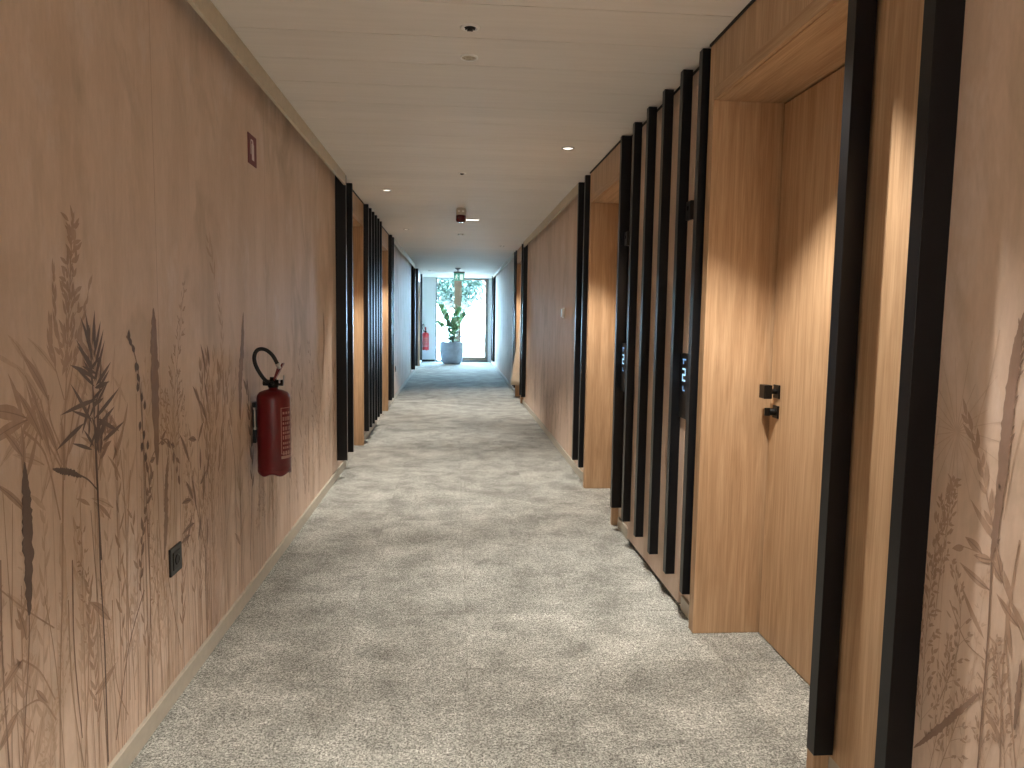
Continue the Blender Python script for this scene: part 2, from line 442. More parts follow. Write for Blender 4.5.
random.seed(11)
def mural_left(m):
    # faint meadow behind everything
    m.flora(0.2, 6.3, 150, [1, 1, 1, 2], 0.3, 1.05)
    for k in range(46):
        y = random.uniform(1.6, 4.3); l_ = random.uniform(-.09, .09); m.stroke([(y, .07), (y + l_ * .4, .5), (y + l_, random.uniform(.7, 1.25))], .0045, .003, random.choice((1, 2, 2, 3)))
    m.flora(1.5, 3.2, 40, [1, 1, 2, 2], 0.6, 1.25, 0.9)
    for k in range(70):
        a = random.uniform(18, 128); b = random.uniform(360, 520); y, z = on_plane(a, b, m.x); m.leaf(y, z, random.choice((random.uniform(95, 150), random.uniform(40, 85))), random.uniform(.08, .17), random.uniform(.012, .024), random.choice((1, 1, 2)))
    for (a, b) in ((206, 352), (214, 348), (222, 352), (230, 360), (200, 362), (236, 372), (218, 366), (226, 378), (210, 380), (232, 392)):
        m.sprig(m.px((212, 520), (a + (212 - a) * .4, b + 70), (a, b)), 0.004, random.choice((1, 2)), 16, 0.075, 0.017, 26, 0.35)
    # tall feathery grass with nodding spikelets
    m.panicle(m.px((62, 600), (63, 470), (66, 380), (69, 300), (72, 226)), 0.009, 2, 26, 0.13, 0.038, t0=0.50)
    for pts in (((66, 372), (56, 330), (53, 268)), ((66, 400), (76, 350), (90, 282)), ((63, 470), (84, 390), (80, 335)), ((64, 400), (52, 355), (50, 325))):
        m.sprig(m.px(*pts), 0.005, 2, 11, 0.06, 0.012, 16, 0.35)
    # broad soft leaves at the left edge
    for a, b, ang, ln, wd in ((26, 418, 158, .17, .06), (27, 420, 185, .19, .05), (40, 400, 128, .15, .045), (42, 440, 118, .18, .04), (48, 400, 122, .17, .045), (50, 455, 105, .24, .035), (24, 432, 205, .12, .04), (58, 455, 115, .2, .04), (44, 465, 150, .14, .04), (22, 445, 140, .1, .03)):
        y, z = on_plane(a, b, m.x); m.leaf(y, z, ang, ln, wd, 2 if ln > .15 else 1)
    for pts in (((27, 418), (45, 440), (62, 470)), ((40, 400), (48, 430), (62, 465)), ((24, 432), (45, 455), (60, 520)), ((48, 395), (50, 420), (62, 450)), ((80, 380), (72, 420), (64, 480))):
        m.stroke(m.px(*pts), 0.008, 0.006, 2)
    # dark narrow-leaved herb
    m.stroke(m.px((101, 560), (96, 470), (93, 400), (91, 365), (88, 325)), 0.009, 0.006, 4)
    for a, b, ang, ln in ((92, 352, 118, .14), (93, 362, 112, .16), (92, 372, 128, .15), (91, 376, 158, .14), (90, 350, 98, .13), (92, 345, 76, .12), (93, 358, 62, .14), (94, 368, 58, .15), (93, 383, 55, .17), (95, 386, 30, .14), (94, 388, 4, .11),
                          (97, 399, 183, .24), (98, 398, 262, .18), (92, 424, 128, .20), (90, 402, 235, .12), (84, 423, 196, .19), (94, 418, 90, .10), (93, 420, 22, .22), (97, 418, 333, .17), (94, 424, 280, .12), (96, 428, 20, .15), (102, 441, 12, .18), (99, 440, 45, .10), (97, 445, 70, .10), (92, 366, 140, .12), (94, 350, 84, .12)):
        y, z = on_plane(a, b, m.x); m.leaf(y, z, ang, ln * 0.85, 0.0145, 4, 0.05)
    m.sprig(m.px((98, 470), (103, 440), (110, 425)), 0.005, 3, 10, 0.06, 0.016, 50)
    for k in range(26):
        a = 92 + random.uniform(-5, 8); b = random.uniform(345, 455); y, z = on_plane(a, b, m.x); m.leaf(y, z, random.choice((random.uniform(95, 165), random.uniform(10, 80))), random.uniform(.05, .12), 0.011, 4, 0.05)
    # nodding seed stem
    m.stroke(m.px((150, 590), (146, 500), (143, 440), (139, 380), (133, 350), (126, 336)), 0.006, 0.008, 3)
    for a, b in ((128, 340), (131, 346), (134, 353), (136, 362), (138, 371), (139, 382), (137, 392), (141, 402), (144, 410), (140, 421), (144, 430), (142, 442), (147, 450), (145, 462)):
        y, z = on_plane(a, b, m.x); m.leaf(y, z, random.choice((70, 110, 250)), 0.035, 0.022, 4)
    # reed-mace heads
    m.reed(m.px((153, 308), (154, 345), (155, 400), (157, 465)), 0.062, 3, 0.22); m.stroke(m.px((157, 465), (159, 530), (165, 600)), 0.007, 0.007, 2)
    m.reed(m.px((243, 312), (242, 345), (240, 385), (240, 420)), 0.060, 3, 0.22); m.stroke(m.px((240, 420), (240, 500), (242, 585)), 0.009, 0.008, 2)
    m.reed(m.px((168, 455), (166, 485), (166, 515), (164, 560)), 0.034, 3, 0.35)
    m.stroke(m.px((166, 560), (170, 590), (181, 650)), 0.006, 0.005, 2); m.stroke(m.px((168, 455), (167, 444), (160, 438)), 0.006, 0.005, 3)
    m.reed(m.px((24, 462), (26, 505), (28, 560), (29, 615)), 0.040, 4, 0.30); m.stroke(m.px((29, 615), (28, 660), (22, 768)), 0.005, 0.004, 3)
    m.reed(m.px((52, 469), (62, 471), (72, 473), (81, 477)), 0.018, 4, 0.3); m.stroke(m.px((79, 475), (88, 480), (97, 490)), 0.005, 0.005, 4)
    m.stroke(m.px((96, 450), (98, 500), (100, 570), (104, 640), (108, 762)), 0.006, 0.006, 4)
    # dotted panicle
    m.panicle(m.px((170, 520), (172, 450), (175, 385), (184, 286)), 0.006, 2, 30, 0.20, 0.022, t0=0.3)
    m.panicle(m.px((172, 480), (166, 430), (163, 390)), 0.004, 2, 12, 0.10, 0.02, t0=0.3)
    # hanging branch with small leaves
    m.sprig(m.px((152, 500), (148, 470), (158, 445), (168, 440), (176, 460), (178, 478)), 0.006, 3, 12, 0.06, 0.02, 35, 0.1)
    m.sprig(m.px((140, 590), (142, 540), (147, 500), (152, 470)), 0.006, 3, 14, 0.05, 0.018, 40, 0.1)
    # bushy clump left of the extinguisher
    for k in range(16):
        a = 200 + k * 2.1; m.stroke(m.px((211 + k * .5, 690), (208 + k * .9, 590), (a, 470), (a - 1 + random.uniform(-3, 4), 356 + random.uniform(-4, 26))), 0.007, 0.003, random.choice((1, 2, 2)))
        y, z = on_plane(a, 365 + random.uniform(0, 80), m.x); m.leaf(y, z, random.uniform(70, 115), 0.11, 0.035, random.choice((1, 2, 2)))
    for a, b, ang, ln in ((205, 370, 105, .12), (209, 367, 95, .1), (200, 405, 125, .12), (207, 402, 100, .1), (206, 420, 120, .12), (203, 422, 220, .1), (196, 440, 160, .09), (189, 462, 118, .16), (200, 470, 80, .1), (193, 500, 120, .12), (196, 510, 98, .16), (191, 500, 165, .1), (194, 523, 175, .13), (190, 535, 175, .1), (203, 500, 75, .16), (206, 478, 60, .12), (200, 484, 20, .09), (207, 545, 80, .12), (192, 515, 230, .12), (198, 540, 60, .12)):
        y, z = on_plane(a, b, m.x); m.leaf(y, z, ang, ln, 0.036, 3)
    m.stroke(m.px((207, 640), (206, 560), (196, 505), (192, 470)), 0.008, 0.004, 3); m.stroke(m.px((208, 620), (210, 540), (214, 430)), 0.006, 0.003, 2)
    m.sprig(m.px((215, 290), (212, 262), (208, 240)), 0.005, 1, 6, 0.09, 0.022, 35); m.sprig(m.px((220, 400), (222, 340), (219, 300)), 0.005, 1, 12, 0.08, 0.02, 35)
    # thin dark stems dropping to the skirting
    for pts, ink in ((((130, 470), (127, 560), (130, 700)), 2), (((144, 590), (128, 650), (116, 740)), 3), (((149, 560), (150, 620), (146, 720)), 3), (((157, 520), (158, 600), (163, 690)), 2), (((120, 450), (126, 540), (126, 720)), 2), (((0, 560), (2, 660), (9, 768)), 3),
                     (((62, 600), (60, 680), (60, 768)), 2), (((68, 600), (72, 690), (84, 768)), 2), (((72, 560), (74, 650), (82, 738)), 3), (((89, 600), (88, 680), (85, 768)), 2), (((112, 600), (116, 680), (128, 715)), 2), (((122, 560), (130, 620), (135, 700)), 2), (((205, 560), (206, 620)), 3), (((214, 500), (214, 616)), 2), (((228, 420), (235, 470), (236, 585)), 3), (((168, 600), (169, 680)), 2)):
        m.stroke(m.px(*pts), 0.006, 0.005, ink)
    for a, b, ang, ln, wd in ((22, 660, 195, .10, .04), (18, 712, 205, .10, .05), (95, 695, 5, .14, .05), (26, 640, 100, .1, .02), (36, 690, 300, .08, .02), (240, 545, 125, .12, .04), (110, 620, 130, .16, .05)):
        y, z = on_plane(a, b, m.x); m.leaf(y, z, ang, ln, wd, 2)
    m.stroke(m.px((22, 660), (40, 672), (55, 700)), 0.005, 0.005, 2); m.stroke(m.px((18, 712), (40, 700), (56, 720)), 0.005, 0.005, 2); m.stroke(m.px((0, 590), (26, 610), (54, 628)), 0.004, 0.004, 2)
    # beyond the extinguisher: thin leaning stems and a speckled branch
    m.flora(4.4, 6.3, 30, [1, 1, 2], 0.35, 1.2)
    m.reed(m.px((323, 312), (324, 340), (322, 380)), 0.07, 2, 0.3); m.stroke(m.px((323, 380), (318, 430), (320, 470)), 0.010, 0.008, 2)
    m.reed(m.px((291, 318), (294, 350), (294, 385)), 0.06, 1, 0.3); m.stroke(m.px((294, 385), (296, 440)), 0.010, 0.008, 2)
    m.sprig(m.px((250, 560), (252, 480), (250, 420), (246, 385)), 0.008, 3, 14, 0.10, 0.028, 35, 0.3)
    m.panicle(m.px((318, 470), (314, 400), (308, 340)), 0.006, 2, 14, 0.2, 0.035, t0=0.3)
    # pale clouds of the aged plaster print
    for k in range(0): pass

def mural_right(m):
    m.flora(0.3, 1.6, 22, [1, 1, 2], 0.4, 1.0, 0.55)
    # big reed-mace
    m.reed(m.px((1026, 310), (1017, 350), (1008, 420), (1001, 490), (992, 560)), 0.029, 3, 0.16)
    for k in range(150):
        t = random.uniform(.04, .97); a = 1026 - 34 * t; b = 310 + 250 * t; y, z = on_plane(a, b, m.x); m.leaf(y + random.uniform(-.009, .009), z, random.uniform(60, 120), .018, .005, 3)
    m.stroke(m.px((992, 558), (988, 640), (978, 768)), 0.004, 0.004, 3)
    m.reed(m.px((914, 748), (935, 732), (955, 715), (979, 694)), 0.016, 3, 0.3)
    # radiating umbel
    cy, cz = on_plane(957, 432, m.x)
    for k in range(22):
        a = k * 16.4; r = random.uniform(0.10, 0.20)
        e = (cy + r * math.cos(math.radians(a)), cz + r * math.sin(math.radians(a)) * 1.1)
        m.stroke([(cy, cz), ((cy + e[0]) / 2, (cz + e[1]) / 2 + .004), e], 0.0028, 0.0016, 1)
    m.stroke([(cy, cz), (cy + .01, cz - .4), (cy - .01, cz - 1.0)], 0.003, 0.003, 1)
    # seed heads
    m.panicle(m.px((921, 730), (926, 640), (934, 560), (948, 488)), 0.003, 2, 44, 0.075, 0.020, t0=0.05)
    m.panicle(m.px((935, 620), (942, 560), (950, 510), (955, 480)), 0.003, 2, 26, 0.05, 0.018, t0=0.2)
    m.panicle(m.px((930, 768), (940, 720), (948, 670), (950, 640)), 0.0025, 2, 24, 0.06, 0.015, t0=0.1)
    m.panicle(m.px((1005, 768), (1002, 700), (996, 640)), 0.0025, 2, 24, 0.05, 0.015, t0=0.1)
    m.panicle(m.px((940, 700), (958, 650), (960, 600), (952, 560)), 0.003, 2, 16, 0.07, 0.018, t0=0.1)
    m.panicle(m.px((980, 760), (985, 700), (990, 650)), 0.003, 2, 14, 0.06, 0.016, t0=0.1)
    m.panicle(m.px((940, 768), (958, 720), (968, 690)), 0.003, 2, 14, 0.08, 0.016, t0=0.1)
    m.sprig(m.px((1000, 560), (988, 500), (978, 450), (965, 412)), 0.004, 2, 12, 0.06, 0.013, 28, 0.2)
    m.sprig(m.px((1024, 640), (1006, 590), (992, 560), (960, 545)), 0.004, 2, 7, 0.08, 0.02, 30, 0.1)
    for a, b, ang, ln, wd in ((990, 590, 172, .10, .020), (985, 640, 140, .13, .014), (1012, 660, 110, .12, .014), (985, 710, 330, .08, .016), (1000, 545, 150, .12, .018), (1010, 600, 320, .10, .014)):
        y, z = on_plane(a, b, m.x); m.leaf(y, z, 180 - ang, ln, wd, 2)
    for pts in (((950, 600), (965, 640), (985, 660)), ((1006, 640), (1010, 700), (1016, 768)), ((1020, 540), (1005, 640), (1000, 768)), ((940, 420), (930, 480), (925, 560)), ((1000, 330), (990, 380), (975, 430)), ((1024, 420), (1012, 470), (1004, 520))):
        m.stroke(m.px(*pts), 0.004, 0.003, 1 if pts[0][1] < 450 else 2)
    m.reed(m.px((1022, 660), (1019, 690), (1015, 730)), 0.012, 3, 0.3)

paper_wall('wall_left', -1, -XL, YB, 6.90, 'brown mural wall with printed grasses beside the red extinguisher', mural_left)
paper_wall('wall_left', -1, -XL, 8.06, 9.60, 'papered wall behind the slats between the left doors')
paper_wall('wall_left', -1, -XL, 11.0, 18.90, 'far left papered wall catching window light', lambda m: m.flora(11.5, 17.3, 60, [1, 1, 2], 0.3, 0.9))
bm = bmesh.new(); bx(bm, -1, -XL, -XL + .45, 20.95, YE, 0, H + .02); struct('wall_left', bm, M['whitewall'])
paper_wall('wall_right', 1, XR, YB, 1.67, 'brown mural wall with dark reed print at right edge', mural_right)
paper_wall('wall_right', 1, XR, 3.20, 4.88, 'papered wall behind the six slats between the right doors')
paper_wall('wall_right', 1, XR, 6.02, 12.0, 'papered wall beyond the second right door', lambda m: m.flora(6.5, 11.6, 90, [1, 1, 2, 2], 0.3, 1.0))
paper_wall('wall_right', 1, XR, 13.12, YE, 'far right papered wall catching window light', lambda m: m.flora(13.5, 20.5, 40, [1], 0.3, 0.8))
bm = bmesh.new(); box(bm, -1.6, 1.75, YB - 0.15, YB, 0, H + .02); struct('wall_back', bm, M['fascia'])
for nm, xa, xb in (('left', -1.75, -1.6), ('right', 1.75, 1.9)):
    bm = bmesh.new(); box(bm, xa, xb, YB - 0.15, YE + .2, -.1, H + .15); struct('wall_outer_' + nm, bm, M['whitewall'])  # unseen outer skin, added to keep sun from leaking in around the niches
# end wall around the glazing
GX0, GX1, GZ1 = -0.61, 1.05, 2.645
bm = bmesh.new(); box(bm, -1.55, GX0, YE, YE + 0.2, 0, H + 0.15); box(bm, GX1, 1.75, YE, YE + 0.2, 0, H + 0.15); box(bm, GX0, GX1, YE, YE + 0.2, GZ1, H + 0.15)
struct('wall_end', bm, M['whitewall'])

# cornice boards hung just in front of the papered walls
for i, (s, d, y0, y1) in enumerate(((-1, 0.95, YB, 6.46), (-1, 0.95, 11.42, 17.5), (1, 1.085, YB, 1.60), (1, 1.085, 6.49, 11.62), (1, 1.085, 13.5, 20.8))):
    bm = bmesh.new(); bx(bm, s, d, d + 0.018, y0, y1, 2.560, H - 0.001, 0, 0.002); struct('trim_%d' % (i + 1), bm, M['fascia'], 'cream board under the ceiling')
# skirting
for nm, s, d, y0, y1 in (('left', -1, 1.04, YB, 6.90), ('left', -1, 1.04, 8.06, 9.60), ('left', -1, 1.04, 11.0, 18.9), ('right', 1, 1.155, YB, 1.60), ('right', 1, 1.155, 3.20, 3.42), ('right', 1, 1.155, 4.56, 4.84), ('right', 1, 1.155, 6.02, 12.0), ('right', 1, 1.155, 13.12, 21.9)):
    bm = bmesh.new(); bx(bm, s, d - 0.014, d + .002, y0, y1, 0.0, 0.072, 0, 0.002); struct('baseboard_' + nm, bm, M['base'])
bm = bmesh.new(); box(bm, -1.04, GX0 - .02, YE - .014, YE + .001, 0, 0.06); struct('baseboard_end', bm, M['dark'])

# ------------------------------------------------------------------ oak door niches
DOORN = [0]
def door_unit(s, d, D, y0, y1, n0, n1, label, lower_post=False):
    """oak-lined recess: d corridor face, opening y0..y1, surround reaches n0..n1; the leaf stands 0.31 back"""
    DOORN[0] += 1; ym = (y0 + y1) / 2
    e = empty('door_%d' % DOORN[0], (s * d, ym, 0), label, None, None, 'structure')
    back = d + 0.31; zh = 2.40
    b = bmesh.new(); bx(b, s, d, D + 0.45, y1, n1, 0, H, 0, 0.004); obj('far_jamb', b, M['oak'], e)
    if lower_post:
        b = bmesh.new(); bx(b, s, d, D + .45, n0, n0 + 0.04, 0, H, 0, 0.003); obj('near_jamb', b, M['oak'], e)
        b = bmesh.new(); bx(b, s, D, D + .45, 1.675, n0, .125, H, 0, 0.002); obj('side_panel', b, M['oak'], e)
        b = bmesh.new(); bx(b, s, D + .004, D + .45, 1.675, n0, 0, .122, 0, 0.002); obj('side_plinth', b, M['base'], e)
        b = bmesh.new(); bx(b, s, d, d + .5, n0 + .04, y1, zh, H, 0, 0.003)
    else:
        b = bmesh.new(); bx(b, s, d if s > 0 else D, D + 0.45, n0, y0, 0, H, 0, 0.003); obj('near_jamb', b, M['oak'], e)
        b = bmesh.new(); bx(b, s, d, d + .5, y0, y1, zh + .012, H, 0, 0.003)
    obj('lintel', b, M['oak'], e)
    b = bmesh.new(); bx(b, s, d - .0015, d + 0.012, n0 + .041 if lower_post else y0, y1 - .004, zh - .003, zh + .05, 0, 0.0015)
    bx(b, s, d + .018, back, n0 + .041 if lower_post else y0, y1 - .004, zh - .005, zh - .001, 0)
    obj('soffit', b, M['oakh'], e)
    lf = bmesh.new(); bx(lf, s, back, back + 0.05, y0 + .003, y1 - .016, 0.006, zh - .012, 0, 0.0015)
    leaf = obj('door_leaf', lf, M['oak'], e)
    sl = bmesh.new(); bx(sl, s, back + .008, back + .03, y1 - .02, y1 - .0005, 0.004, zh - .006); obj('door_seal', sl, M['dark'], leaf)  # dark strip standing in for the shade in the gap beside the leaf
    # square rose, neck and square knob; below it the lock with its thumb turn
    k = bmesh.new(); yk = y1 - 0.085; zk = 1.14
    bx(k, s, back - .008, back, yk - .028, yk + .028, zk - .03, zk + .03, 0, 0.002)
    lathe(k, [(0.011, 0), (0.011, -0.05 * s)], s * (back - .008), yk, 14, 0, 'x', zk)
    bx(k, s, back - .072, back - .036, yk - .028, yk + .028, zk - .03, zk + .03, 0, 0.003)
    obj('door_knob', k, M['knob'], leaf)
    k = bmesh.new(); zk = 1.05
    bx(k, s, back - .008, back, yk - .026, yk + .026, zk - .028, zk + .028, 0, 0.002)
    lathe(k, [(0.016, 0), (0.016, -0.022 * s), (0.013, -0.026 * s), (0, -0.026 * s)], s * (back - .008), yk, 18, 0, 'x', zk)
    bx(k, s, back - .055, back - .03, yk - .004, yk + .004, zk - .018, zk + .018, 0, 0.002)
    obj('door_lock', k, M['knob'], leaf)
    # thin shadow gap where oak meets the ceiling
    return e

door_unit(1, 1.11, XR, 2.05, 3.14, 2.02, 3.205, 'nearest oak door on the right, in an oak-lined recess', True)
door_unit(1, 1.11, XR, 4.92, 5.975, 4.88, 6.03, 'second oak door on the right, past the six black slats')
door_unit(-1, 1.00, -XL, 6.94, 8.015, 6.90, 8.065, 'nearest oak door recess on the left, past the extinguisher')
door_unit(-1, 1.00, -XL, 9.64, 10.945, 9.60, 11.0, 'second oak door recess on the left')
door_unit(1, 1.11, XR, 12.04, 13.08, 12.0, 13.12, 'third oak door recess on the right, far down the corridor')
door_unit(-1, 1.00, -XL, 18.94, 20.9, 18.9, 20.95, 'last oak door recess on the left, near the window')
# black shadow strips at the ceiling line over the oak
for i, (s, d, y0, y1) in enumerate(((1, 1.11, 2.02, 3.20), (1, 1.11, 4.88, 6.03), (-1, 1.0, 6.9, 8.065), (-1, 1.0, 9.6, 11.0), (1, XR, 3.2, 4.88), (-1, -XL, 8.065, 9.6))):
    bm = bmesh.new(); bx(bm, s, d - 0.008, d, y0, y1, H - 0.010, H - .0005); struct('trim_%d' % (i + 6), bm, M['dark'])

# flush service panel behind the middle slats
bm = bmesh.new(); box(bm, XR - 0.022, XR, 3.44, 4.52, 0.025, 2.55, 0, 0.002)
pnl = obj('wall_right_panel', bm, PAPER[0], base=(XR - .011, 3.98, 0.025)); pnl['kind'] = 'structure'; pnl['label'] = 'plain brown flush panel on the right wall behind the black slats'
b = bmesh.new(); box(b, XR - .014, XR, 3.46, 4.50, 0.012, 0.0245); obj('plinth', b, M['dark'], pnl)

# ------------------------------------------------------------------ black slats
def slat(s, d, D, y, label, group=None, z0=0.15):
    b = bmesh.new(); bx(b, s, d, D, y, y + 0.045, z0, H - 0.003, 0, 0.001)
    o = obj('black_fin', b, M['black'], base=(s * (d + D) / 2, y + .0225, z0))
    return tag(o, label, 'slat', group)
slat(1, 1.085, 1.157, 1.630, 'wide black upright slat at the edge of the right mural wall, nearest the viewer')
slat(1, 1.085, 1.145, 1.972, 'black upright slat on the near side of the closest oak door')
G = 'six black slats between the two right doors'
ordw = ('first', 'second', 'third', 'fourth', 'fifth', 'last')
for w_, y in zip(ordw, (3.235, 3.51, 3.815, 4.13, 4.455, 4.79)):
    slat(1, 1.085, XR - .001 if y in (3.235, 4.79) else XR - .022, y, 'black upright slat, %s of six between the right doors from the viewer' % w_, G)
slat(1, 1.085, XR, 6.12, 'black slat just past the second right oak door, nearer of its pair', 'pair of black slats past the second right door')
slat(1, 1.085, XR, 6.45, 'black slat at the near end of the right wall carrying the white switch', 'pair of black slats past the second right door')
slat(1, 1.085, XR, 11.63, 'black slat closing the far end of the wall with the white switch', 'black slats before the third right door')
slat(1, 1.085, XR, 11.94, 'black slat against the near jamb of the third right oak recess', 'black slats before the third right door')
slat(1, 1.085, XR, 13.15, 'black slat just past the third right recess behind the cream linen', 'black slats past the third right door')
slat(1, 1.085, XR, 13.45, 'black slat at the near end of the far right pale wall', 'black slats past the third right door')
slat(1, 1.085, XR, 20.8, 'black slat at the far end of the far right pale wall', 'black slats beside the end window')
slat(1, 1.085, XR, 21.6, 'last black slat on the right, beside the end window frame', 'black slats beside the end window')
slat(-1, 0.95, -XL, 6.44, 'black slat at the far edge of the left mural wall, nearest on the left', 'pair of black slats before the first left door')
slat(-1, 0.95, -XL, 6.83, 'black slat against the near side of the first left oak recess', 'pair of black slats before the first left door')
for k, w_ in enumerate(('first', 'second', 'third', 'fourth', 'fifth', 'sixth')):
    slat(-1, 0.95, -XL, 8.08 + 0.288 * k, 'black slat, %s of six between the two left oak recesses from the viewer' % w_, 'six black slats between the left doors')
slat(-1, 0.95, -XL, 11.05, 'black slat just past the second left oak recess', 'pair of black slats before the far left wall')
slat(-1, 0.95, -XL, 11.38, 'black slat at the near edge of the far left pale wall', 'pair of black slats before the far left wall')
slat(-1, 0.95, -XL, 17.45, 'black slat at the far edge of the far left pale wall', 'black slats before the last left recess')
slat(-1, 0.95, -XL, 18.75, 'black slat against the near side of the last left recess', 'black slats before the last left recess')
slat(-1, 0.95, -XL, 21.2, 'last black slat on the left, nearest the end window')

# ------------------------------------------------------------------ ceiling fittings
def downlight(x, y, label, on=True, power=60.0, vis=True, tilt=0.0):
    e = empty('ceiling_downlight', (x, y, H), label, 'ceiling light', 'recessed round downlights in the ceiling')
    b = bmesh.new(); lathe(b, [(0.047, -0.0005), (0.047, -0.005), (0.041, -0.008), (0.036, -0.006), (0.035, -0.001)], x, y, 32, 0, 'z', H); obj('rim', b, M['chrome'] if on else M['white'], e)
    b = bmesh.new(); lathe(b, [(0.035, -0.002), (0.02, -0.003), (0, -0.003)], x, y, 28, 0, 'z', H); obj('lamp_disc', b, M['glow'] if on else M['off'], e)
    if on:
        sp = add_light('downlight_beam', 'SPOT', (x, y, H - 0.03), power, WARM, (0, 0, 0), spot_size=math.radians(92), spot_blend=0.45, shadow_soft_size=0.022)
    return e
downlight(0.79, 2.34, 'round downlight in front of the nearest right oak door', power=195)
downlight(0.79, 5.20, 'bright round downlight near the right wall, in front of the second right door', power=195)
downlight(-0.665, 7.16, 'small lit round downlight near the left wall by the first left recess', power=195)
downlight(-0.69, 10.31, 'farther downlight near the left wall by the second left recess', power=195)
downlight(0.79, 12.4, 'far downlight on the right by the third right recess', power=195)
downlight(-0.69, 19.6, 'farthest downlight on the left near the window', power=50)
downlight(-0.67, 0.2, 'downlight above the left wall beside the viewer', power=190)  # out of view, added to brighten the near walls
downlight(0.79, -0.9, 'downlight above the right wall behind the viewer', power=35)  # extra fill lamp added behind the camera
downlight(-0.67, -2.6, 'downlight at the rear end of the corridor', power=60)  # unseen lamp, added for ambient light from the rear

def sprinkler(x, y, label, r=0.041):
    e = empty('sprinkler', (x, y, H), label, 'sprinkler')
    b = bmesh.new(); lathe(b, [(r, -0.0005), (r, -0.004), (r * 0.8, -0.008), (r * .62, -0.006), (r * .6, -0.002)], x, y, 32, 0, 'z', H); obj('rim', b, M['white'], e)
    b = bmesh.new(); lathe(b, [(r * .6, -0.002), (r * .3, -0.004), (r * .3, -.014), (0, -0.014)], x, y, 24, 0, 'z', H)
    for k in range(6):
        a = k * math.pi / 3; box(b, x + r * .42 * math.cos(a) - .003, x + r * .42 * math.cos(a) + .003, y + r * .42 * math.sin(a) - .003, y + r * .42 * math.sin(a) + .003, H - .012, H - .002)
    obj('head', b, M['dark'], e); return e
sprinkler(0.053, 3.13, 'recessed sprinkler with white rim and dark centre, nearest on the ceiling')
sprinkler(0.049, 6.22, 'small dark-centred sprinkler on the ceiling between the viewer and the red beacon', 0.036)
e = empty('smoke_detector', (0.055, 3.48, H), 'pale flat round detector just beyond the nearest sprinkler', 'detector')
b = bmesh.new(); lathe(b, [(0.043, -0.0005), (0.043, -0.005), (0.037, -0.009), (0.033, -0.006)], 0.055, 3.48, 36, 0, 'z', H); obj('rim', b, M['white'], e)
b = bmesh.new(); lathe(b, [(0.033, -0.003), (0.015, -0.0035), (0.012, -.007), (0, -0.007)], 0.055, 3.48, 30, 0, 'z', H)
for k in range(5):
    a = k * 2 * math.pi / 5; lathe(b, [(0.006, -.003), (.006, -.006), (0, -.006)], 0.055 + .022 * math.cos(a), 3.48 + .022 * math.sin(a), 10, 0, 'z', H)
obj('grille', b, M['fascia'], e)

e = empty('alarm_beacon', (0.057, 8.2, H), 'red and grey alarm beacon hanging under the middle of the ceiling', 'alarm beacon')
b = bmesh.new(); lathe(b, [(0.045, 0), (0.052, -0.01), (0.055, -0.03), (0.055, -0.075), (0.05, -.08)], 0.057, 8.2, 28, 0, 'z', H); obj('housing', b, M['base'], e)
b = bmesh.new(); lathe(b, [(0.05, -.08), (0.056, -.083), (0.056, -0.135), (0.048, -0.152), (0.03, -.158), (0, -0.16)], 0.057, 8.2, 28, 0, 'z', H); obj('red_lens', b, M['lens'], e)
b = bmesh.new()
for dx in (-.024, .024):
    b.free(); b = bmesh.new(); box(b, 0.057 + dx - .011, 0.057 + dx + .011, 8.2 - .0595, 8.2 - .045, H - .05, H - .032, 0, .003)
    obj('white_marker', b, M['white'], e); b = bmesh.new()
e = empty('emergency_light', (0.20, 9.09, H), 'thin white bar-shaped lamp on the ceiling just past the red beacon', 'emergency light')
b = bmesh.new(); box(b, 0.12, 0.29, 9.05, 9.13, H - .012, H - .0002, 0, .003); obj('housing', b, M['white'], e)
b = bmesh.new(); box(b, 0.13, 0.28, 9.055, 9.125, H - .0145, H - .0122, 0, .001); obj('diffuser', b, M['glow'], e)
for dx in (-.03, .03):
    b = bmesh.new(); lathe(b, [(0.018, 0), (0.018, -.012), (0.01, -.018), (0, -.018)], 0.078 + dx, 10.76, 18, 0, 'z', H)
    tag(obj('ceiling_sensor', b, M['white'], base=(0.078 + dx, 10.76, H)), 'tiny white sensor on the ceiling beyond the red beacon, %s of two' % ('left' if dx < 0 else 'right'), 'sensor', 'two tiny ceiling sensors')

# exit sign hung in front of the window
ex, ey = 0.095, 18.3
e = empty('exit_sign', (ex, ey, H), 'green hanging exit sign in front of the end window', 'exit sign')
b = bmesh.new(); lathe(b, [(0.075, 0), (0.07, -.02), (0.03, -.045), (0.012, -.055), (.012, -.12)], ex - .03, ey, 20, 0, 'z', H); obj('ceiling_mount', b, M['steel'], e)
b = bmesh.new(); box(b, ex - .135, ex + .135, ey - .012, ey + .012, H - .125, H - .09, 0, .003); obj('housing', b, M['steel'], e)
b = bmesh.new(); box(b, ex - .13, ex + .13, ey - .005, ey + .005, H - .32, H - .125, 0, .002); pn = obj('sign_panel', b, M['green'], e)
b = bmesh.new(); Z = H - .22; y0 = ey - .0075; y1 = ey - .005
box(b, ex + .02, ex + .10, y0, y1, Z - .07, Z + .06)                       # doorway
lathe(b, [(0.014, 0), (0.014, -.002), (0, -.002)], ex - .055, y1, 12, 0, 'y', Z + .045)   # running figure
